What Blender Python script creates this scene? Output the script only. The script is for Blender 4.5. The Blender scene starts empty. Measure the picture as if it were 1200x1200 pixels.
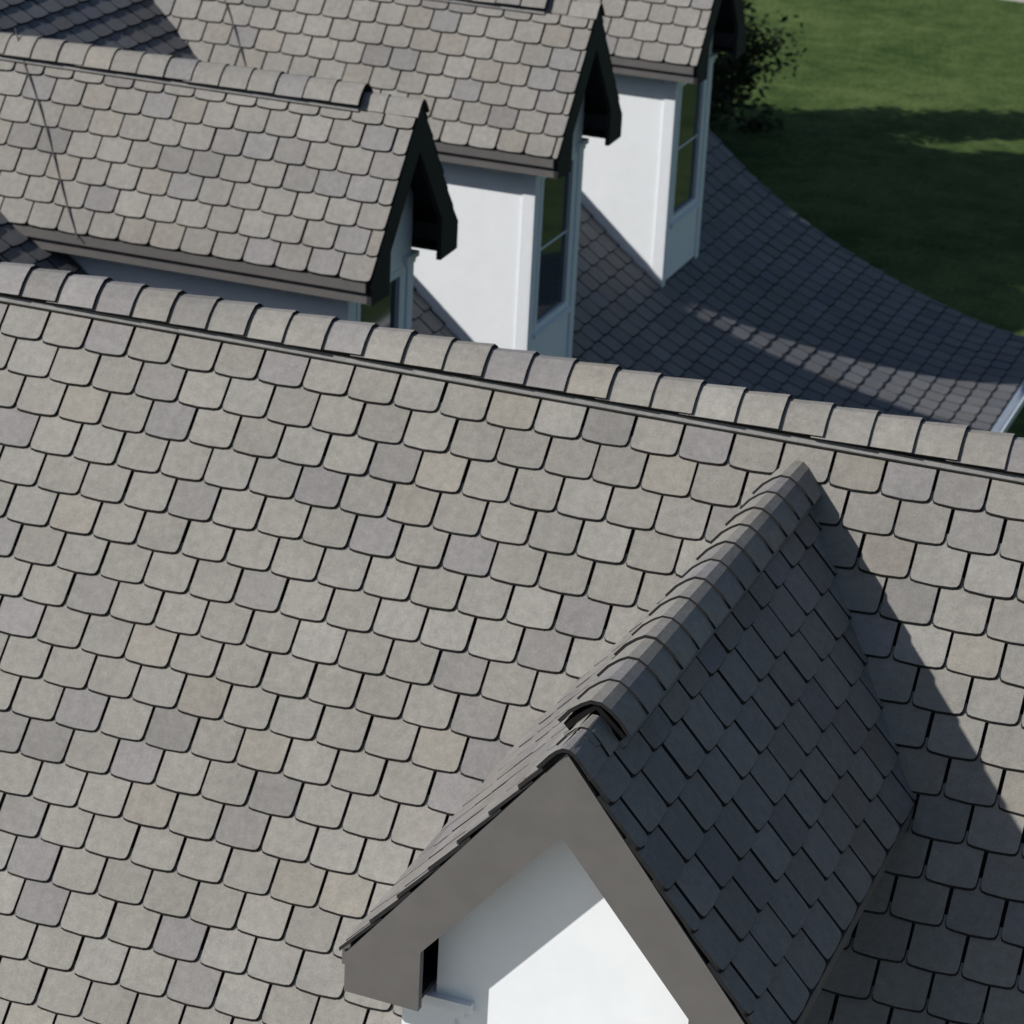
import bpy, math, random
from mathutils import Vector as V, Matrix
random.seed(7)
rnd=random.random
def uni(a,b): return a+(b-a)*rnd()

# ------------------------------------------------------------------ materials
def new_mat(name):
    m=bpy.data.materials.new(name); m.use_nodes=True
    nt=m.node_tree; nt.nodes.clear()
    o=nt.nodes.new('ShaderNodeOutputMaterial'); b=nt.nodes.new('ShaderNodeBsdfPrincipled')
    nt.links.new(b.outputs[0],o.inputs[0])
    return m,nt,b
def nd(nt,t,**k):
    n=nt.nodes.new(t)
    for a,v in k.items(): setattr(n,a,v)
    return n
def noise(nt,scale,detail=4,rough=.6,vec=None):
    n=nd(nt,'ShaderNodeTexNoise'); n.inputs['Scale'].default_value=scale; n.inputs['Detail'].default_value=detail
    n.inputs['Roughness'].default_value=rough
    if vec is not None: nt.links.new(vec,n.inputs['Vector'])
    return n
def maprange(nt,src,lo,hi,a=.3,b=.7):
    n=nd(nt,'ShaderNodeMapRange'); nt.links.new(src,n.inputs[0])
    n.inputs[1].default_value=a;n.inputs[2].default_value=b;n.inputs[3].default_value=lo;n.inputs[4].default_value=hi
    return n
def mult(nt,c,f):
    n=nd(nt,'ShaderNodeVectorMath',operation='SCALE'); nt.links.new(c,n.inputs[0]); nt.links.new(f,n.inputs['Scale']); return n.outputs[0]

def slate_mat():
    m,nt,b=new_mat('slate'); 
    at=nd(nt,'ShaderNodeAttribute',attribute_name='tint')
    tc=nd(nt,'ShaderNodeTexCoord')
    n1=noise(nt,1.3,2,.6,tc.outputs['Object']); n2=noise(nt,18,4,.7,tc.outputs['Object']); n3=noise(nt,120,1,.7,tc.outputs['Object'])
    c=mult(nt,at.outputs['Color'],maprange(nt,n1.outputs[0],.91,1.08).outputs[0])
    c=mult(nt,c,maprange(nt,n2.outputs[0],.84,1.12).outputs[0])
    c=mult(nt,c,maprange(nt,n3.outputs[0],.88,1.12).outputs[0])
    nt.links.new(c,b.inputs['Base Color'])
    b.inputs['Roughness'].default_value=.7; b.inputs['Specular IOR Level'].default_value=.35
    bp=nd(nt,'ShaderNodeBump'); bp.inputs['Strength'].default_value=.35; bp.inputs['Distance'].default_value=.006
    nt.links.new(n2.outputs[0],bp.inputs['Height']); nt.links.new(bp.outputs[0],b.inputs['Normal'])
    return m
def plain(name,col,rough=.6,var=.08,scale=6,bump=0,spec=.4):
    m,nt,b=new_mat(name)
    tc=nd(nt,'ShaderNodeTexCoord'); n1=noise(nt,scale,4,.65,tc.outputs['Object'])
    rgb=nd(nt,'ShaderNodeRGB'); rgb.outputs[0].default_value=(*col,1)
    c=mult(nt,rgb.outputs[0],maprange(nt,n1.outputs[0],1-var,1+var).outputs[0])
    nt.links.new(c,b.inputs['Base Color']); b.inputs['Roughness'].default_value=rough; b.inputs['Specular IOR Level'].default_value=spec
    if bump:
        bp=nd(nt,'ShaderNodeBump'); bp.inputs['Strength'].default_value=bump; bp.inputs['Distance'].default_value=.01
        nt.links.new(n1.outputs[0],bp.inputs['Height']); nt.links.new(bp.outputs[0],b.inputs['Normal'])
    return m
SLATE=slate_mat()
EDGE=plain('slate_edge_shade',(.022,.022,.023),.9,.2,30,0,.1)  # near-black edges paint the shade under butts and in joints
UNDER=plain('underlay',(.010,.010,.011),.95,.1,10,0,.1)
TRIM=plain('grey_trim_paint',(.120,.116,.114),.6,.09,5,.1)
TRIM_SHADE=plain('shaded_trim',(.028,.028,.030),.7,.1,5,0,.2)  # trim colour darkened to put shade into wing gables and soffits
WHITE=plain('white_wall_paint',(.83,.87,.91),.55,.03,3,.08)
FRAME=plain('white_window_frame',(.78,.82,.87),.45,.02,8)
GUTTER=plain('white_gutter_metal',(.7,.75,.81),.35,.04,8)
CABLE=plain('cable_metal',(.055,.055,.06),.6,.1,8)
PATHM=plain('path_concrete',(.42,.39,.35),.9,.1,2)
BARK=plain('bark',(.07,.05,.035),.95,.25,9,.6)
def glass():
    m,nt,b=new_mat('window_glass')
    b.inputs['Base Color'].default_value=(.02,.03,.035,1); b.inputs['Roughness'].default_value=.05; b.inputs['Specular IOR Level'].default_value=.6
    tc=nd(nt,'ShaderNodeTexCoord'); n=noise(nt,1.4,2,.5,tc.outputs['Object'])
    bp=nd(nt,'ShaderNodeBump'); bp.inputs['Strength'].default_value=.08; nt.links.new(n.outputs[0],bp.inputs['Height']); nt.links.new(bp.outputs[0],b.inputs['Normal'])
    return m
GLASS=glass()
def grass_mat():
    m,nt,b=new_mat('lawn_grass'); tc=nd(nt,'ShaderNodeTexCoord')
    n1=noise(nt,.22,4,.6,tc.outputs['Object']); n2=noise(nt,1.3,6,.75,tc.outputs['Object']); n3=noise(nt,9,4,.85,tc.outputs['Object'])
    r=nd(nt,'ShaderNodeValToRGB'); e=r.color_ramp.elements
    e[0].position=.39;e[0].color=(.040,.084,.020,1); e[1].position=.61;e[1].color=(.130,.190,.062,1)
    mx=nd(nt,'ShaderNodeMath',operation='MULTIPLY_ADD'); nt.links.new(n1.outputs[0],mx.inputs[0]); mx.inputs[1].default_value=.4
    m2=nd(nt,'ShaderNodeMath',operation='MULTIPLY'); nt.links.new(n2.outputs[0],m2.inputs[0]); m2.inputs[1].default_value=.6
    nt.links.new(m2.outputs[0],mx.inputs[2]); nt.links.new(mx.outputs[0],r.inputs[0])
    c=mult(nt,r.outputs[0],maprange(nt,n3.outputs[0],.4,1.55).outputs[0])
    nt.links.new(c,b.inputs['Base Color']); b.inputs['Roughness'].default_value=.95; b.inputs['Specular IOR Level'].default_value=.1
    bp=nd(nt,'ShaderNodeBump'); bp.inputs['Strength'].default_value=1; bp.inputs['Distance'].default_value=.12
    nt.links.new(n3.outputs[0],bp.inputs['Height']); nt.links.new(bp.outputs[0],b.inputs['Normal'])
    return m
GRASS=grass_mat()
def leaf_mat():
    m,nt,b=new_mat('leaves'); at=nd(nt,'ShaderNodeAttribute',attribute_name='tint')
    nt.links.new(at.outputs['Color'],b.inputs['Base Color']); b.inputs['Roughness'].default_value=.7; b.inputs['Specular IOR Level'].default_value=.2
    return m
LEAF=leaf_mat()

# ------------------------------------------------------------------ mesh builder
class MB:
    def __init__(s): s.v=[];s.f=[];s.m=[];s.c=[]
    def add(s,vs,fs,mi=0,col=(.2,.2,.2)):
        o=len(s.v); s.v+= [tuple(p) for p in vs]; s.c+=[col]*len(vs)
        for i,f in enumerate(fs):
            s.f.append([o+k for k in f]); s.m.append(mi[i] if isinstance(mi,list) else mi)
    def box(s,fr,a0,a1,b0,b1,c0,c1,mi=0):
        P=[fr(a,b,c) for a in(a0,a1) for b in(b0,b1) for c in(c0,c1)]
        s.add(P,[(0,1,3,2),(4,6,7,5),(0,4,5,1),(2,3,7,6),(0,2,6,4),(1,5,7,3)],mi)
    def plate(s,fr,poly,a0,a1,mi=0):   # polygon in (b,c), extruded along a
        n=len(poly); P=[fr(a0,b,c) for b,c in poly]+[fr(a1,b,c) for b,c in poly]
        F=[tuple(range(n)),tuple(range(2*n-1,n-1,-1))]+[(i,i+n,(i+1)%n+n,(i+1)%n) for i in range(n)]
        s.add(P,F,mi)
    def make(s,name,mats,parent,smooth=False,fix=True):
        me=bpy.data.meshes.new(name); me.from_pydata(s.v,[],s.f); 
        for m in mats: me.materials.append(m)
        me.polygons.foreach_set('material_index',s.m)
        a=me.color_attributes.new('tint','FLOAT_COLOR','POINT')
        flat=[]
        for c in s.c: flat+= [c[0],c[1],c[2],1]
        a.data.foreach_set('color',flat)
        if fix:
            import bmesh
            bm=bmesh.new(); bm.from_mesh(me); bmesh.ops.recalc_face_normals(bm,faces=bm.faces); bm.to_mesh(me); bm.free()
        if smooth:
            for p in me.polygons: p.use_smooth=True
        ob=bpy.data.objects.new(name,me); bpy.context.scene.collection.objects.link(ob); ob.parent=parent
        return ob
def empty(name,parent=None):
    e=bpy.data.objects.new(name,None); bpy.context.scene.collection.objects.link(e); e.parent=parent; return e
def world(a,b,c): return V((a,b,c))

# ------------------------------------------------------------------ slates
def tint(m=(1,1,1)):
    k=rnd(); g=uni(.91,1.08)
    if k<.58: c=(.224,.216,.200)
    elif k<.74: c=(.234,.228,.214)
    elif k<.84: c=(.204,.198,.199)     # cool grey
    elif k<.93: c=(.226,.213,.189)     # tan
    else: c=(.188,.183,.177)
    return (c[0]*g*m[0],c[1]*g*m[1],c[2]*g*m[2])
TW,TE,TT,TL=.30,.232,.021,.31
H0=.036
def tiles(mb,surf,u0,u1,v0,v1,keep=lambda u,v:True,m=(1,1,1)):
    rows=int(math.ceil((v1-v0)/TE)); ph=uni(0,TW)
    for r in range(rows):
        vb=v0+r*TE
        off=ph+(TW*.5 if r%2 else 0)+uni(-.02,.02)
        u=u0-TW+(off%TW)
        while u<u1:
            a,b_=u,u+TW; u+=TW
            if b_<u0+.03 or a>u1-.03: continue
            if not keep((a+b_)/2,vb+TE/2): continue
            a=max(a,u0)+.0095+uni(-.002,.003); b_=min(b_,u1)-.0095+uni(-.003,.002)
            w=b_-a; j=.003+uni(-.004,.004); c=min(.042,w*.3); th=TT+uni(-.002,.003)
            sl=.082+uni(-.007,.007); tw=uni(-.004,.004)
            L=min(TL,v1-vb+.0)
            if L<.06: continue
            pts=[(0,L),(0,c),(c*.08,c*.55),(c*.30,c*.22),(c*.9,.003),(w*.5,-.003),(w-c*.9,.003),(w-c*.30,c*.22),(w-c*.08,c*.55),(w,c),(w,L)]
            # bevelled slate edge; its dark colour stands in for the shadow gap
            dx=[-.003,-.004,-.006,-.006,-.003,0,.003,.006,.006,.004,.003]
            dy=[0,-.002,-.005,-.009,-.011,-.011,-.011,-.009,-.005,-.002,0]
            top=[];bot=[]
            for (x,y),ex,ey in zip(pts,dx,dy):
                h=H0-sl*y+tw*(x/w-.5)
                top.append(surf(a+x,vb+j+y,h)); bot.append(surf(a+x+ex,vb+j+y+ey,h-th+.004))
            n=len(pts)
            F=[tuple(range(n))]+[(i,i+n,i+1+n,i+1) for i in range(n-1)]
            mb.add(top+bot,F,[0]+[1]*(n-1),tint(m))
def sheet(mb,surf,u0,u1,v0,v1,nu,nv,h,mi=0,keep=None):
    P=[surf(u0+(u1-u0)*i/nu,v0+(v1-v0)*j/nv,h) for i in range(nu+1) for j in range(nv+1)]
    F=[(i*(nv+1)+j,(i+1)*(nv+1)+j,(i+1)*(nv+1)+j+1,i*(nv+1)+j+1) for i in range(nu) for j in range(nv)]
    mb.add(P,F,mi)

def caps(mb,fr,pitch,a0,a1,lift,hw=.165,sp=.262,flip=False,rise=.044):
    n=max(1,int(round((a1-a0)/sp))); sp=(a1-a0)/n
    ct,st=math.cos(pitch),math.sin(pitch)
    base=[]
    for d in (-hw,-.115,-.072): base.append((d*ct,-abs(d)*st,-st,ct))
    rr=.072
    for t in (-.6,-.2,.2,.6):
        bb=rr*ct*t; cc=-rr*st+rr*st*.62*(1-t*t); l=math.hypot(t,.9)
        base.append((bb,cc,st*t/l,.9/l))
    for d in (.072,.115,hw): base.append((d*ct,-abs(d)*st,st,ct))
    N=len(base)
    for i in range(n):
        L=sp*1.28
        s=a0+i*sp+uni(-.004,.004)
        if not flip: e0,e1=s,min(s+L,a1+.05)
        else: e0,e1=s+sp,max(s+sp-L,a0-.05)
        col=tint(); g=uni(.93,1.04); col=(col[0]*g,col[1]*g,col[2]*g); jr=uni(-.006,.006)
        rowsT=[];rowsB=[]
        hj=uni(-.003,.003)
        for (a,h) in ((e0,rise+hj),(e0+(e1-e0)*.5,(rise+.014)/2+hj),(e1,.014)):
            rt=[];rb=[]
            for k,(b,c,nb,nc) in enumerate(base):
                hh=h+lift
                sk=(1+jr/hw) if k in (0,N-1) else 1
                rt.append(fr(a,b*sk+nb*hh,c*sk+nc*hh)); rb.append(fr(a,b*sk+nb*(hh-.02),c*sk+nc*(hh-.02)))
            rowsT.append(rt);rowsB.append(rb)
        P=sum(rowsT,[])+sum(rowsB,[]); F=[];M=[]
        for r in range(2):
            for k in range(N-1):
                F.append((r*N+k,r*N+k+1,(r+1)*N+k+1,(r+1)*N+k)); M.append(0)
            for k in (0,N-1):
                F.append((r*N+k,(r+1)*N+k,(r+1)*N+k+3*N,r*N+k+3*N)); M.append(1)
        for k in range(N-1): F.append((k,k+1,k+1+3*N,k+3*N)); M.append(1)
        for k in range(N-1): F.append((2*N+k,2*N+k+1,2*N+k+1+3*N,2*N+k+3*N)); M.append(1)
        mb.add(P,F,M,col)
def vprism(mb,fr,pitch,a0,a1,hw,lift,mi,low=-.01):
    ct,st=math.cos(pitch),math.sin(pitch)
    poly=[]
    for d in (-hw,0,hw):
        s=-1 if d<0 else 1
        if d==0: poly.append((0,lift-.01))
        else: poly.append((s*(hw*ct+st*lift),-hw*st+ct*lift))
    lo=[(hw*ct,-hw*st+low),(0,-.03),(-hw*ct,-hw*st+low)]
    mb.plate(fr,poly+lo,a0,a1,mi)
def ridge_vent(mb,fr,pitch,a0,a1):
    vprism(mb,fr,pitch,a0,a1,.152,.078,2)              # dark louvred riser
    vprism(mb,fr,pitch,a0,a1,.190,.046,0)              # slate starter strip under it
    vprism(mb,fr,pitch,a0+.001,a1-.001,.197,.034,1)

house=empty('slate_roof_house')

# ------------------------------------------------------------------ main roof
R=9.0; MP=math.radians(51); cm,sm=math.cos(MP),math.sin(MP)
RZ=R-.125
MX0,MX1=-9.0,7.2
LEN=8.2
FY=-LEN*cm; FZ=RZ-LEN*sm
V0=LEN-.405-28*TE
def s_front(u,v,h): return V((u,FY+v*cm-h*sm,FZ+v*sm+h*cm))
def s_back(u,v,h): return V((-u,-(FY+v*cm-h*sm),FZ+v*sm+h*cm))
mb=MB(); tiles(mb,s_front,MX0,MX1,V0-5*TE,LEN-.02); sheet(mb,s_front,MX0,MX1,0,LEN,1,1,-.002,2)
mb.make('main_roof_front_slates',[SLATE,EDGE,UNDER],house,fix=False)
mb=MB(); tiles(mb,s_back,-MX1,-MX0,V0-5*TE,LEN-.02,lambda u,v:v>LEN-3.5); sheet(mb,s_back,-MX1,-MX0,0,LEN,1,1,-.002,2)
mb.make('main_roof_back_slates',[SLATE,EDGE,UNDER],house,fix=False)
mb=MB()
frm=lambda a,b,c:V((a,b,RZ+c))
caps(mb,frm,MP,MX0,MX1,.075,hw=.158,flip=True,rise=.040)
ridge_vent(mb,frm,MP,MX0,MX1)
mb.make('main_ridge_caps',[SLATE,EDGE,UNDER],house,fix=False)

# ------------------------------------------------------------------ wing roof (swept profile)
ctrl=[(.12,3.0),(-.77,3.15),(-1.94,3.53),(-3.16,4.10),(-4.17,4.78),(-5.2,5.70),(-6.3,6.76),(-7.4,7.52),(-8.9,8.52),(-12.0,10.6)]
pp=[]
for i in range(len(ctrl)-1):
    p0=V(ctrl[max(i-1,0)]);p1=V(ctrl[i]);p2=V(ctrl[i+1]);p3=V(ctrl[min(i+2,len(ctrl)-1)])
    for k in range(10):
        t=k/10
        pp.append(.5*((2*p1)+(-p0+p2)*t+(2*p0-5*p1+4*p2-p3)*t*t+(-p0+3*p1-3*p2+p3)*t**3))
pp.append(V(ctrl[-1]))
al=[0]
for i in range(1,len(pp)): al.append(al[-1]+(pp[i]-pp[i-1]).length)
WL=al[-1]
def wprof(v):
    v2=min(max(v,0),WL-1e-4)
    lo=0
    while al[lo+1]<v2: lo+=1
    t=(v-al[lo])/(al[lo+1]-al[lo]); d=(pp[lo+1]-pp[lo]).normalized()
    d2=(pp[min(lo+2,len(pp)-1)]-pp[min(lo+1,len(pp)-2)]).normalized()
    tt=min(max(t,0),1); tan=(d*(1-tt)+d2*tt).normalized()
    return pp[lo]+(pp[lo+1]-pp[lo])*t, tan
def s_wing(u,v,h):
    p,t=wprof(v)
    nx,nz=t.y,-t.x
    return V((p.x+nx*h,u,p.y+nz*h))
WY0,WY1=.3,19.8
def wz(x):
    for i in range(len(pp)-1):
        if pp[i+1].x<=x<=pp[i].x:
            t=(x-pp[i].x)/(pp[i+1].x-pp[i].x); return pp[i].y+(pp[i+1].y-pp[i].y)*t
    return 3
WING_SHADE=(.60,.635,.73)  # shade painted into the wing slates: same slate, darkened and blued
mb=MB()
tiles(mb,s_wing,WY0,WY1,0,WL,lambda u,v:s_wing(u,v,0).z>RZ-abs(u)*sm/cm-.5,WING_SHADE )
sheet(mb,s_wing,WY0,WY1,0,WL-.01,1,90,-.002,2)
mb.make('wing_roof_slates',[SLATE,EDGE,UNDER],house,fix=False)
mb=MB()
XL=-12.0; ZL=10.58
def s_wl(u,v,h):
    a=math.radians(37); return V((XL-(9-v)*math.cos(a)-h*math.sin(a),-u,ZL-(9-v)*math.sin(a)+h*math.cos(a)))
tiles(mb,s_wl,-WY1,-WY0,9-20*TE,9,m=WING_SHADE); sheet(mb,s_wl,-WY1,-WY0,0,9,1,1,-.002,2)
mb.make('wing_roof_far_slates',[SLATE,EDGE,UNDER],house,fix=False)
mb=MB(); caps(mb,lambda a,b,c:V((XL+b,a,ZL+c)),math.radians(35),WY0,WY1,.02)
mb.make('wing_ridge_caps',[SLATE,EDGE],house,fix=False)
mb=MB()
gx,gz=.12,2.98
gp=[(0,.02),(0,-.10),(.03,-.13),(.11,-.13),(.14,-.09),(.15,.03),(.135,.03),(.125,-.08),(.10,-.11),(.04,-.11),(.015,-.09),(.015,.02)]
mb.plate(lambda a,b,c:V((gx+b,a,gz+c)),gp,5.7,WY1+.02,0)
mb.box(world,gx-.06,gx-.01,5.7,WY1-.02,gz-.24,gz-.03,1)
mb.box(world,gx-.5,gx-.062,5.7,WY1-.02,gz-.23,gz-.2,1)
mb.make('white_gutter',[GUTTER,WHITE],house)
mb=MB()
poly=[(p.x,p.y-.05) for p in pp[::3]]
if poly[-1][0]>-11.99: poly.append((-12.0,ZL-.05))
poly=[(poly[0][0]-.45,0)]+[(poly[0][0]-.45,poly[0][1])]+poly[2:]+[(-18.8,5.35),(-18.8,0)]
mb.plate(lambda a,b,c:V((b,a,c)),poly,WY1-.35,WY1-.2,0)
mb.box(world,-.5,-.35,5.8,WY1-.36,0,2.76,0)
mb.box(world,-18.8,-18.65,.5,WY1-.36,0,5.2,0)
for i in range(0,len(pp)-1):
    p,q=pp[i],pp[i+1]
    P=[V((p.x,y,p.y+dz)) for y in(WY1-.03,WY1-.002) for dz in(-.2,-.004)]+[V((q.x,y,q.y+dz)) for y in(WY1-.03,WY1-.002) for dz in(-.2,-.004)]
    mb.add(P,[(0,1,3,2),(4,6,7,5),(0,4,5,1),(2,3,7,6),(0,2,6,4),(1,5,7,3)],1)
mb.box(world,MX0+.3,MX1-.3,FY+.45,FY+.6,0,FZ+.35,0)
mb.box(world,gx+.4,MX1-.3,-FY-.6,-FY-.45,0,FZ+.35,0)
for x in (MX0+.3,MX1-.45):
    mb.plate(lambda a,b,c:V((a,b,c)),[(FY+.6,0),(FY+.6,FZ+.60),(0,RZ-.12),(-FY-.6,FZ+.60),(-FY-.6,0)],x,x+.15,0)
for s in (-1,1):
    mb.plate(lambda a,b,c:V((a,b*s,c)),[(FY,FZ-.22),(FY,FZ-.02),(0,RZ-.02),(0,RZ-.25)],MX1-.04,MX1-.005,1)
mb.box(world,MX0,MX1,FY-.03,FY,FZ-.24,FZ+.0,1)
mb.box(world,gx+.3,MX1,-FY,-FY+.03,FZ-.24,FZ,1)
mb.box(world,MX0+.3,MX1-.3,FY+.002,FY+.45,FZ-.2,FZ-.17,1)
mb.make('house_walls',[WHITE,TRIM],house)

# ------------------------------------------------------------------ dormers
def dormer(apex,o,s,hw,pitch,wh,oh,depth,hide,wallbot,ventgap,nm,cable=None,win=(-.42,.42,-3.3,-1.75),sidedepth=4,board=0,capout=.05,m=(1,1,1)):
    apex=V(apex);o=V(o);s=V(s);z=V((0,0,1)); e=empty(nm,house)
    fr=lambda a,b,c: apex+o*a+s*b+z*c
    cp,sp=math.cos(pitch),math.sin(pitch); SL=hw/cp; drop=hw*sp/cp
    mb=MB()
    for sg in (-1,1):
        def surf(u,v,h,sg=sg):
            b=sg*(hw-v*cp)+sg*sp*h; c=-drop+v*sp+cp*h
            a=-u if sg>0 else -(depth-u)
            return fr(a,b,c)
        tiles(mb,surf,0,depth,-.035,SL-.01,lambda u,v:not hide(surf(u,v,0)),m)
        sheet(mb,surf,.01,depth-.01,.0,SL,1,1,-.002,2)
        mb.plate(fr,[(sg*hw,-drop-.004),(sg*.001,-.004),(sg*.001,-.06),(sg*hw,-drop-.06)],-.012,-depth,3)
    mb.make('dormer_roof_slates',[SLATE,EDGE,UNDER,TRIM_SHADE],e,fix=False)
    mb=MB()
    frc=lambda a,b,c:fr(a,b,c)
    caps(mb,frc,pitch,-depth,-ventgap,.075,hw=.158,sp=.262,flip=True,rise=.032)
    ridge_vent(mb,frc,pitch,-depth,-ventgap-.01)
    caps(mb,frc,pitch,-ventgap-.10,.015,.012,hw=.165,sp=.262,flip=True,rise=.032)
    mb.make('dormer_ridge_caps',[SLATE,EDGE,UNDER],e,fix=False)
    mb=MB()
    T=.42; k=(drop-.0)/hw
    ce=-drop-.02
    inner=hw-.38
    half=[(0,-.012),(-hw-.01,ce),(-hw-.01,ce-.21),(-inner,ce-.22),(-inner,-inner*k-T+.03),(0,-T-.02)]
    mb.plate(fr,half,-.045,-.002,board)
    mb.plate(fr,[(-b,c) for b,c in half][::-1],-.045,-.002,board)
    for sg in (-1,1):
        g=lambda a,b,c:fr(a,b*sg,c)
        mb.box(g,-depth,-.046,hw-.03,hw+.008,ce-.2,ce+.0,0)
        mb.box(g,-depth,-.046,hw+.0085,hw+.045,ce-.09,ce-.01,0)
        mb.box(g,-depth,-.046,wh+.019,hw-.031,ce-.19,ce-.165,1)
    mb.make('bargeboard_and_fascia',[TRIM,TRIM_SHADE],e)
    mb=MB()
    w0,w1,wb,wt=win
    aw=-oh
    def wp(p,a0=aw-.1,a1=aw,mi=0): mb.plate(fr,p,a0,a1,mi)
    zt=lambda b:-abs(b)*k-.07
    wp([(-wh,wallbot),(-wh,zt(wh)),(w0,zt(w0)),(w0,wallbot)])
    wp([(w1,wallbot),(w1,zt(w1)),(wh,zt(wh)),(wh,wallbot)])
    wp([(w0,wt),(w0,zt(w0)),(0,zt(0)),(w1,zt(w1)),(w1,wt)])
    wp([(w0,wallbot),(w0,wb),(w1,wb),(w1,wallbot)])
    ct_=ce-.225
    for sg in (-1,1):
        g=lambda a,b,c:fr(a,b*sg,c)
        mb.box(g,-sidedepth,aw-.101,wh-.1,wh,wallbot,-wh*k-.05,0)
        po=capout-.05
        mb.box(g,aw+.001,aw+.022,wh-.11,wh+.018+po,wallbot,ct_-.10,1)
        mb.box(g,aw-.11,aw-.0,wh+.0005,wh+.018+po,wallbot,ct_-.10,1)
        mb.box(g,aw-.12,aw+.05,wh-.20,wh+capout+.02,ct_-.05,ct_,1)
        mb.box(g,aw-.12,aw+.03,wh-.16,wh+capout-.01,ct_-.10,ct_-.0505,1)
    fw=.07
    for (x0,x1,y0,y1) in ((w0,w0+fw,wb,wt),(w1-fw,w1,wb,wt),(w0+fw,w1-fw,wt-fw,wt),(w0+fw,w1-fw,wb,wb+fw)):
        mb.box(fr,aw-.05,aw+.012,x0+.0005,x1-.0005,y0+.0005,y1-.0005,1)
    mid=(wb+wt)/2
    mb.box(fr,aw-.045,aw-.02,w0+fw,w1-fw,mid-.010,mid+.010,1)
    mb.box(fr,aw-.0,aw+.05,w0-.05,w1+.05,wb-.05,wb-.001,1)
    mb.box(fr,aw-.05,aw-.03,w0+fw*.5,w1-fw*.5,wb+fw*.5,wt-fw*.5,2)
    mb.make('dormer_walls_and_window',[WHITE,FRAME,GLASS],e)
    if cable: cable(e)
    return fr
def tube(pts,r,name,parent,mat=CABLE):
    cu=bpy.data.curves.new(name,'CURVE'); cu.dimensions='3D'; sp=cu.splines.new('POLY'); sp.points.add(len(pts)-1)
    for i,p in enumerate(pts): sp.points[i].co=(*p,1)
    cu.bevel_depth=r; cu.bevel_resolution=2; cu.materials.append(mat)
    ob=bpy.data.objects.new(name,cu); bpy.context.scene.collection.objects.link(ob); ob.parent=parent

hm=lambda p: p.z < RZ+p.y*sm/cm-.30
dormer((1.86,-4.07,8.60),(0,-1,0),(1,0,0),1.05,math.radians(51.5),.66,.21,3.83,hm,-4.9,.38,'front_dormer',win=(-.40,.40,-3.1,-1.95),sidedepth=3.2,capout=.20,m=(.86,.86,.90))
def hwing(p): 
    return p.z< wz(p.x)-.3
for k in range(3):
    yk=6.75+4.55*k
    def cab(e,yk=yk,k=k):
        pts=[]
        for t in range(9):
            f=t/8; x=-7.36-.42*k+1.21*f; y=yk-1.0*f; zz=8.56-1.0*f*math.tan(math.radians(54.5))
            n=V((0,-math.sin(.95),math.cos(.95)))*.038
            pts.append(V((x+.03*math.sin(5*f),y,zz+(.12 if t==0 else 0)))+n)
        tube(pts,.007,'lightning_cable',e)
    dormer((-3.41,yk,8.56),(1,0,0),(0,1,0),.95,math.radians(54.5),.70,.34,6.4,hwing,-4.6,.52,'wing_dormer',cab,win=(-.50,.50,-3.35,-1.66),sidedepth=5.6,board=1)

# ------------------------------------------------------------------ ground
mb=MB(); S=1500
mb.add([(-S,-S,0),(S,-S,0),(S,S,0),(-S,S,0)],[(0,1,2,3)],0)
mb.make('lawn',[GRASS],None)
mb=MB()
P=[];n=60
for i in range(n+1):
    x=-60+120*i/n; y=56.2+.0015*(x+6)**2+.25*math.sin(x*.2)-.06*x
    P+=[(x,y,.006),(x,y+1.8,.006)]
mb.add(P,[(2*i,2*i+2,2*i+3,2*i+1) for i in range(n)],0)
mb.make('path',[PATHM],None)
mb=MB(); mb.box(world,-14,22,-34,-5.6,-.1,.05,0)  # unseen slab, added to bounce neutral light onto the front gable
mb.make('bounce_paving',[PATHM],None)

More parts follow.
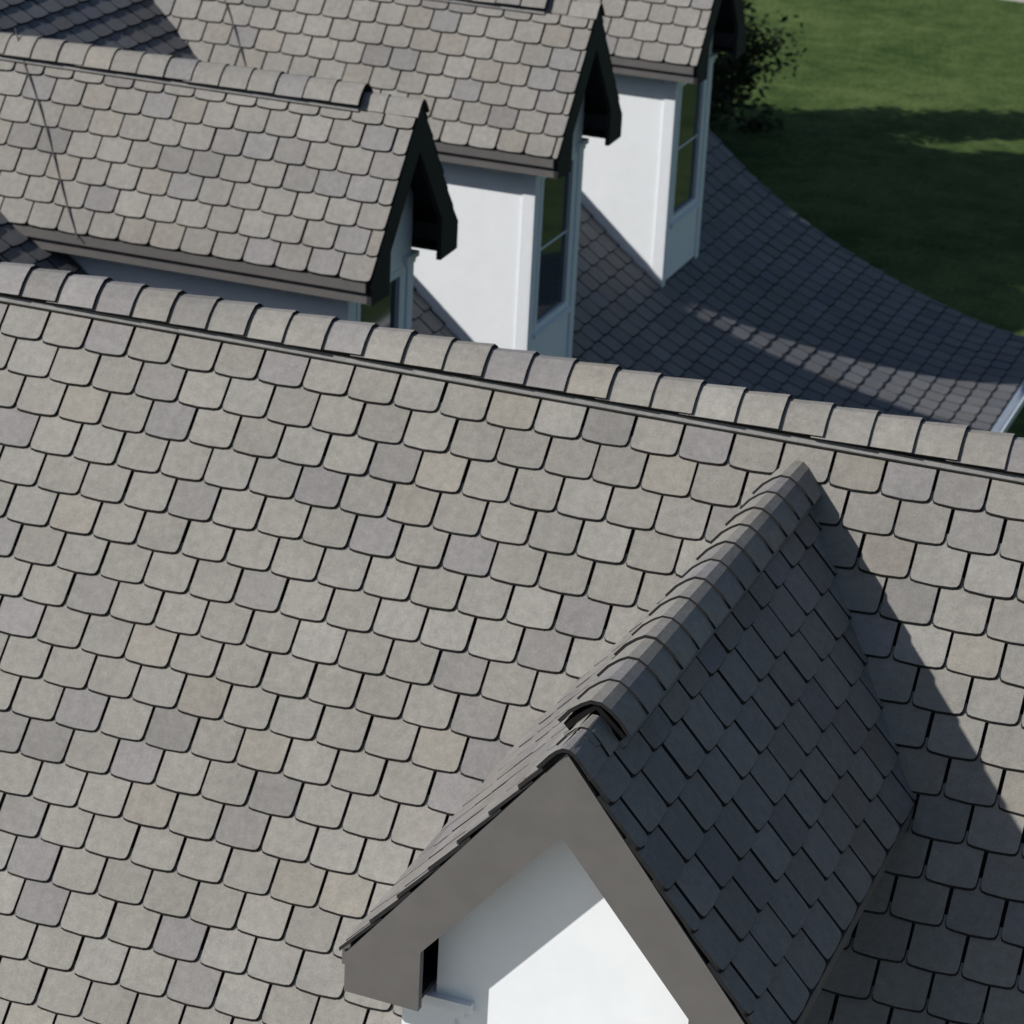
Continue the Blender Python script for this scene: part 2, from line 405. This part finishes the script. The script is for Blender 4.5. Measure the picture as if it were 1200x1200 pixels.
# ------------------------------------------------------------------ trees
def tree(name,x,y,h,r,nl,leaf=.14,low=.12,seed=1,ncl=26,cols=((.030,.055,.016),(.055,.085,.022),(.02,.04,.014)),cone=False):
    rr=random.Random(seed); mb=MB()
    def limb(p,q,r0,r1,seg=7):
        p=V(p);q=V(q);d=(q-p).normalized();a=d.orthogonal().normalized();b=d.cross(a)
        P=[p+(a*math.cos(t)+b*math.sin(t))*r0 for t in [2*math.pi*i/seg for i in range(seg)]]+[q+(a*math.cos(t)+b*math.sin(t))*r1 for t in [2*math.pi*i/seg for i in range(seg)]]
        mb.add(P,[(i,(i+1)%seg,(i+1)%seg+seg,i+seg) for i in range(seg)],0)
    tr=h*.022
    pts=[V((x,y,-.1))]
    for i in range(1,6): pts.append(V((x+rr.uniform(-.1,.1)*h*.15,y+rr.uniform(-.1,.1)*h*.15,h*.85*i/5)))
    for i in range(5): limb(pts[i],pts[i+1],tr*(1-i*.17),tr*(1-(i+1)*.17))
    cl=[]
    for i in range(ncl):
        f=rr.uniform(low,1); ang=rr.uniform(0,6.28)
        rad=r*(math.sin(math.pi*min(1,.18+f*.8))**.6)*rr.uniform(.35,1)
        if cone: rad=r*(1.12-f)*rr.uniform(.3,1.1)
        q=V((x+math.cos(ang)*rad,y+math.sin(ang)*rad,h*(low+(1-low)*f)*.95))
        i0=min(4,int(q.z/(h*.85)*5*.7)); limb(pts[i0],q,tr*.35,tr*.08,5)
        cl.append((q,rr.uniform(.22,.42)*r))
    for i in range(nl):
        q,cr=cl[rr.randrange(len(cl))]
        d=V((rr.gauss(0,1),rr.gauss(0,1),rr.gauss(0,.8))).normalized()*cr*rr.uniform(.2,1.15)
        c=q+d; a=V((rr.gauss(0,1),rr.gauss(0,1),rr.gauss(0,.5))).normalized(); b=a.orthogonal().normalized()
        s=leaf*rr.uniform(.6,1.4)
        col=cols[rr.randrange(len(cols))]; g=rr.uniform(.7,1.25)
        mb.add([c-a*s,c-b*s*.45,c+a*s,c+b*s*.45],[(0,1,2,3)],1,tuple(t*g for t in col))
    mb.make(name,[BARK,LEAF],None,fix=False)
tree('small_tree',-10.8,39.0,7.5,1.9,24000,.085,.0,5,90,((.030,.048,.020),(.046,.066,.025),(.020,.034,.015)),True)
for i,(x,y,h,r) in enumerate([(-12.5,31,10.5,2.9),(-16,31.5,10.5,3.2),(-20,31,11,3.3),(-12,26.6,9.5,2.8),(-15.5,27,12,3.2),(-12.3,23.2,8.5,2.4),(-16.5,23,12,3.2),(-20.5,26.5,13,3.4),(-24,30,13,3.4)]):
    tree('tree',x,y,h,r,5200,.36,.12,11+i,34)

# ------------------------------------------------------------------ light
s=V((1,.74,-.87)).normalized()
L=bpy.data.lights.new('sun','SUN'); L.energy=4.75; L.angle=math.radians(.6); L.color=(1,.955,.895)
lo=bpy.data.objects.new('sun',L); lo.rotation_euler=s.to_track_quat('-Z','Y').to_euler(); bpy.context.scene.collection.objects.link(lo)
w=bpy.data.worlds.new('World'); bpy.context.scene.world=w; w.use_nodes=True; nt=w.node_tree
bg=nt.nodes['Background']; sk=nt.nodes.new('ShaderNodeTexSky'); sk.sky_type='NISHITA'; sk.sun_disc=False
sk.sun_elevation=math.asin(-s.z); sk.sun_rotation=math.atan2(-s.x,-s.y)%(2*math.pi)
nt.links.new(sk.outputs[0],bg.inputs[0]); bg.inputs[1].default_value=.07

# ------------------------------------------------------------------ camera
p=math.radians(22.4);a=math.radians(20);ro=math.radians(3)
F=V((-math.sin(a)*math.cos(p),math.cos(a)*math.cos(p),-math.sin(p)))
R0=V((math.cos(a),math.sin(a),0));U0=R0.cross(F)
Rv=R0*math.cos(ro)+U0*math.sin(ro);Uv=U0*math.cos(ro)-R0*math.sin(ro)
cam=bpy.data.cameras.new('camera'); cam.sensor_width=36; cam.lens=96.9; cam.clip_end=5000; cam.clip_start=.1
cam.dof.use_dof=True; cam.dof.focus_distance=12.5; cam.dof.aperture_fstop=4.5
co=bpy.data.objects.new('camera',cam); bpy.context.scene.collection.objects.link(co)
M=Matrix((Rv,Uv,-F)).transposed().to_4x4(); M.translation=V((5.366,-14.59,14.321)); co.matrix_world=M
sc=bpy.context.scene; sc.camera=co
sc.view_settings.view_transform='Standard'; sc.view_settings.look='None'; sc.view_settings.exposure=0
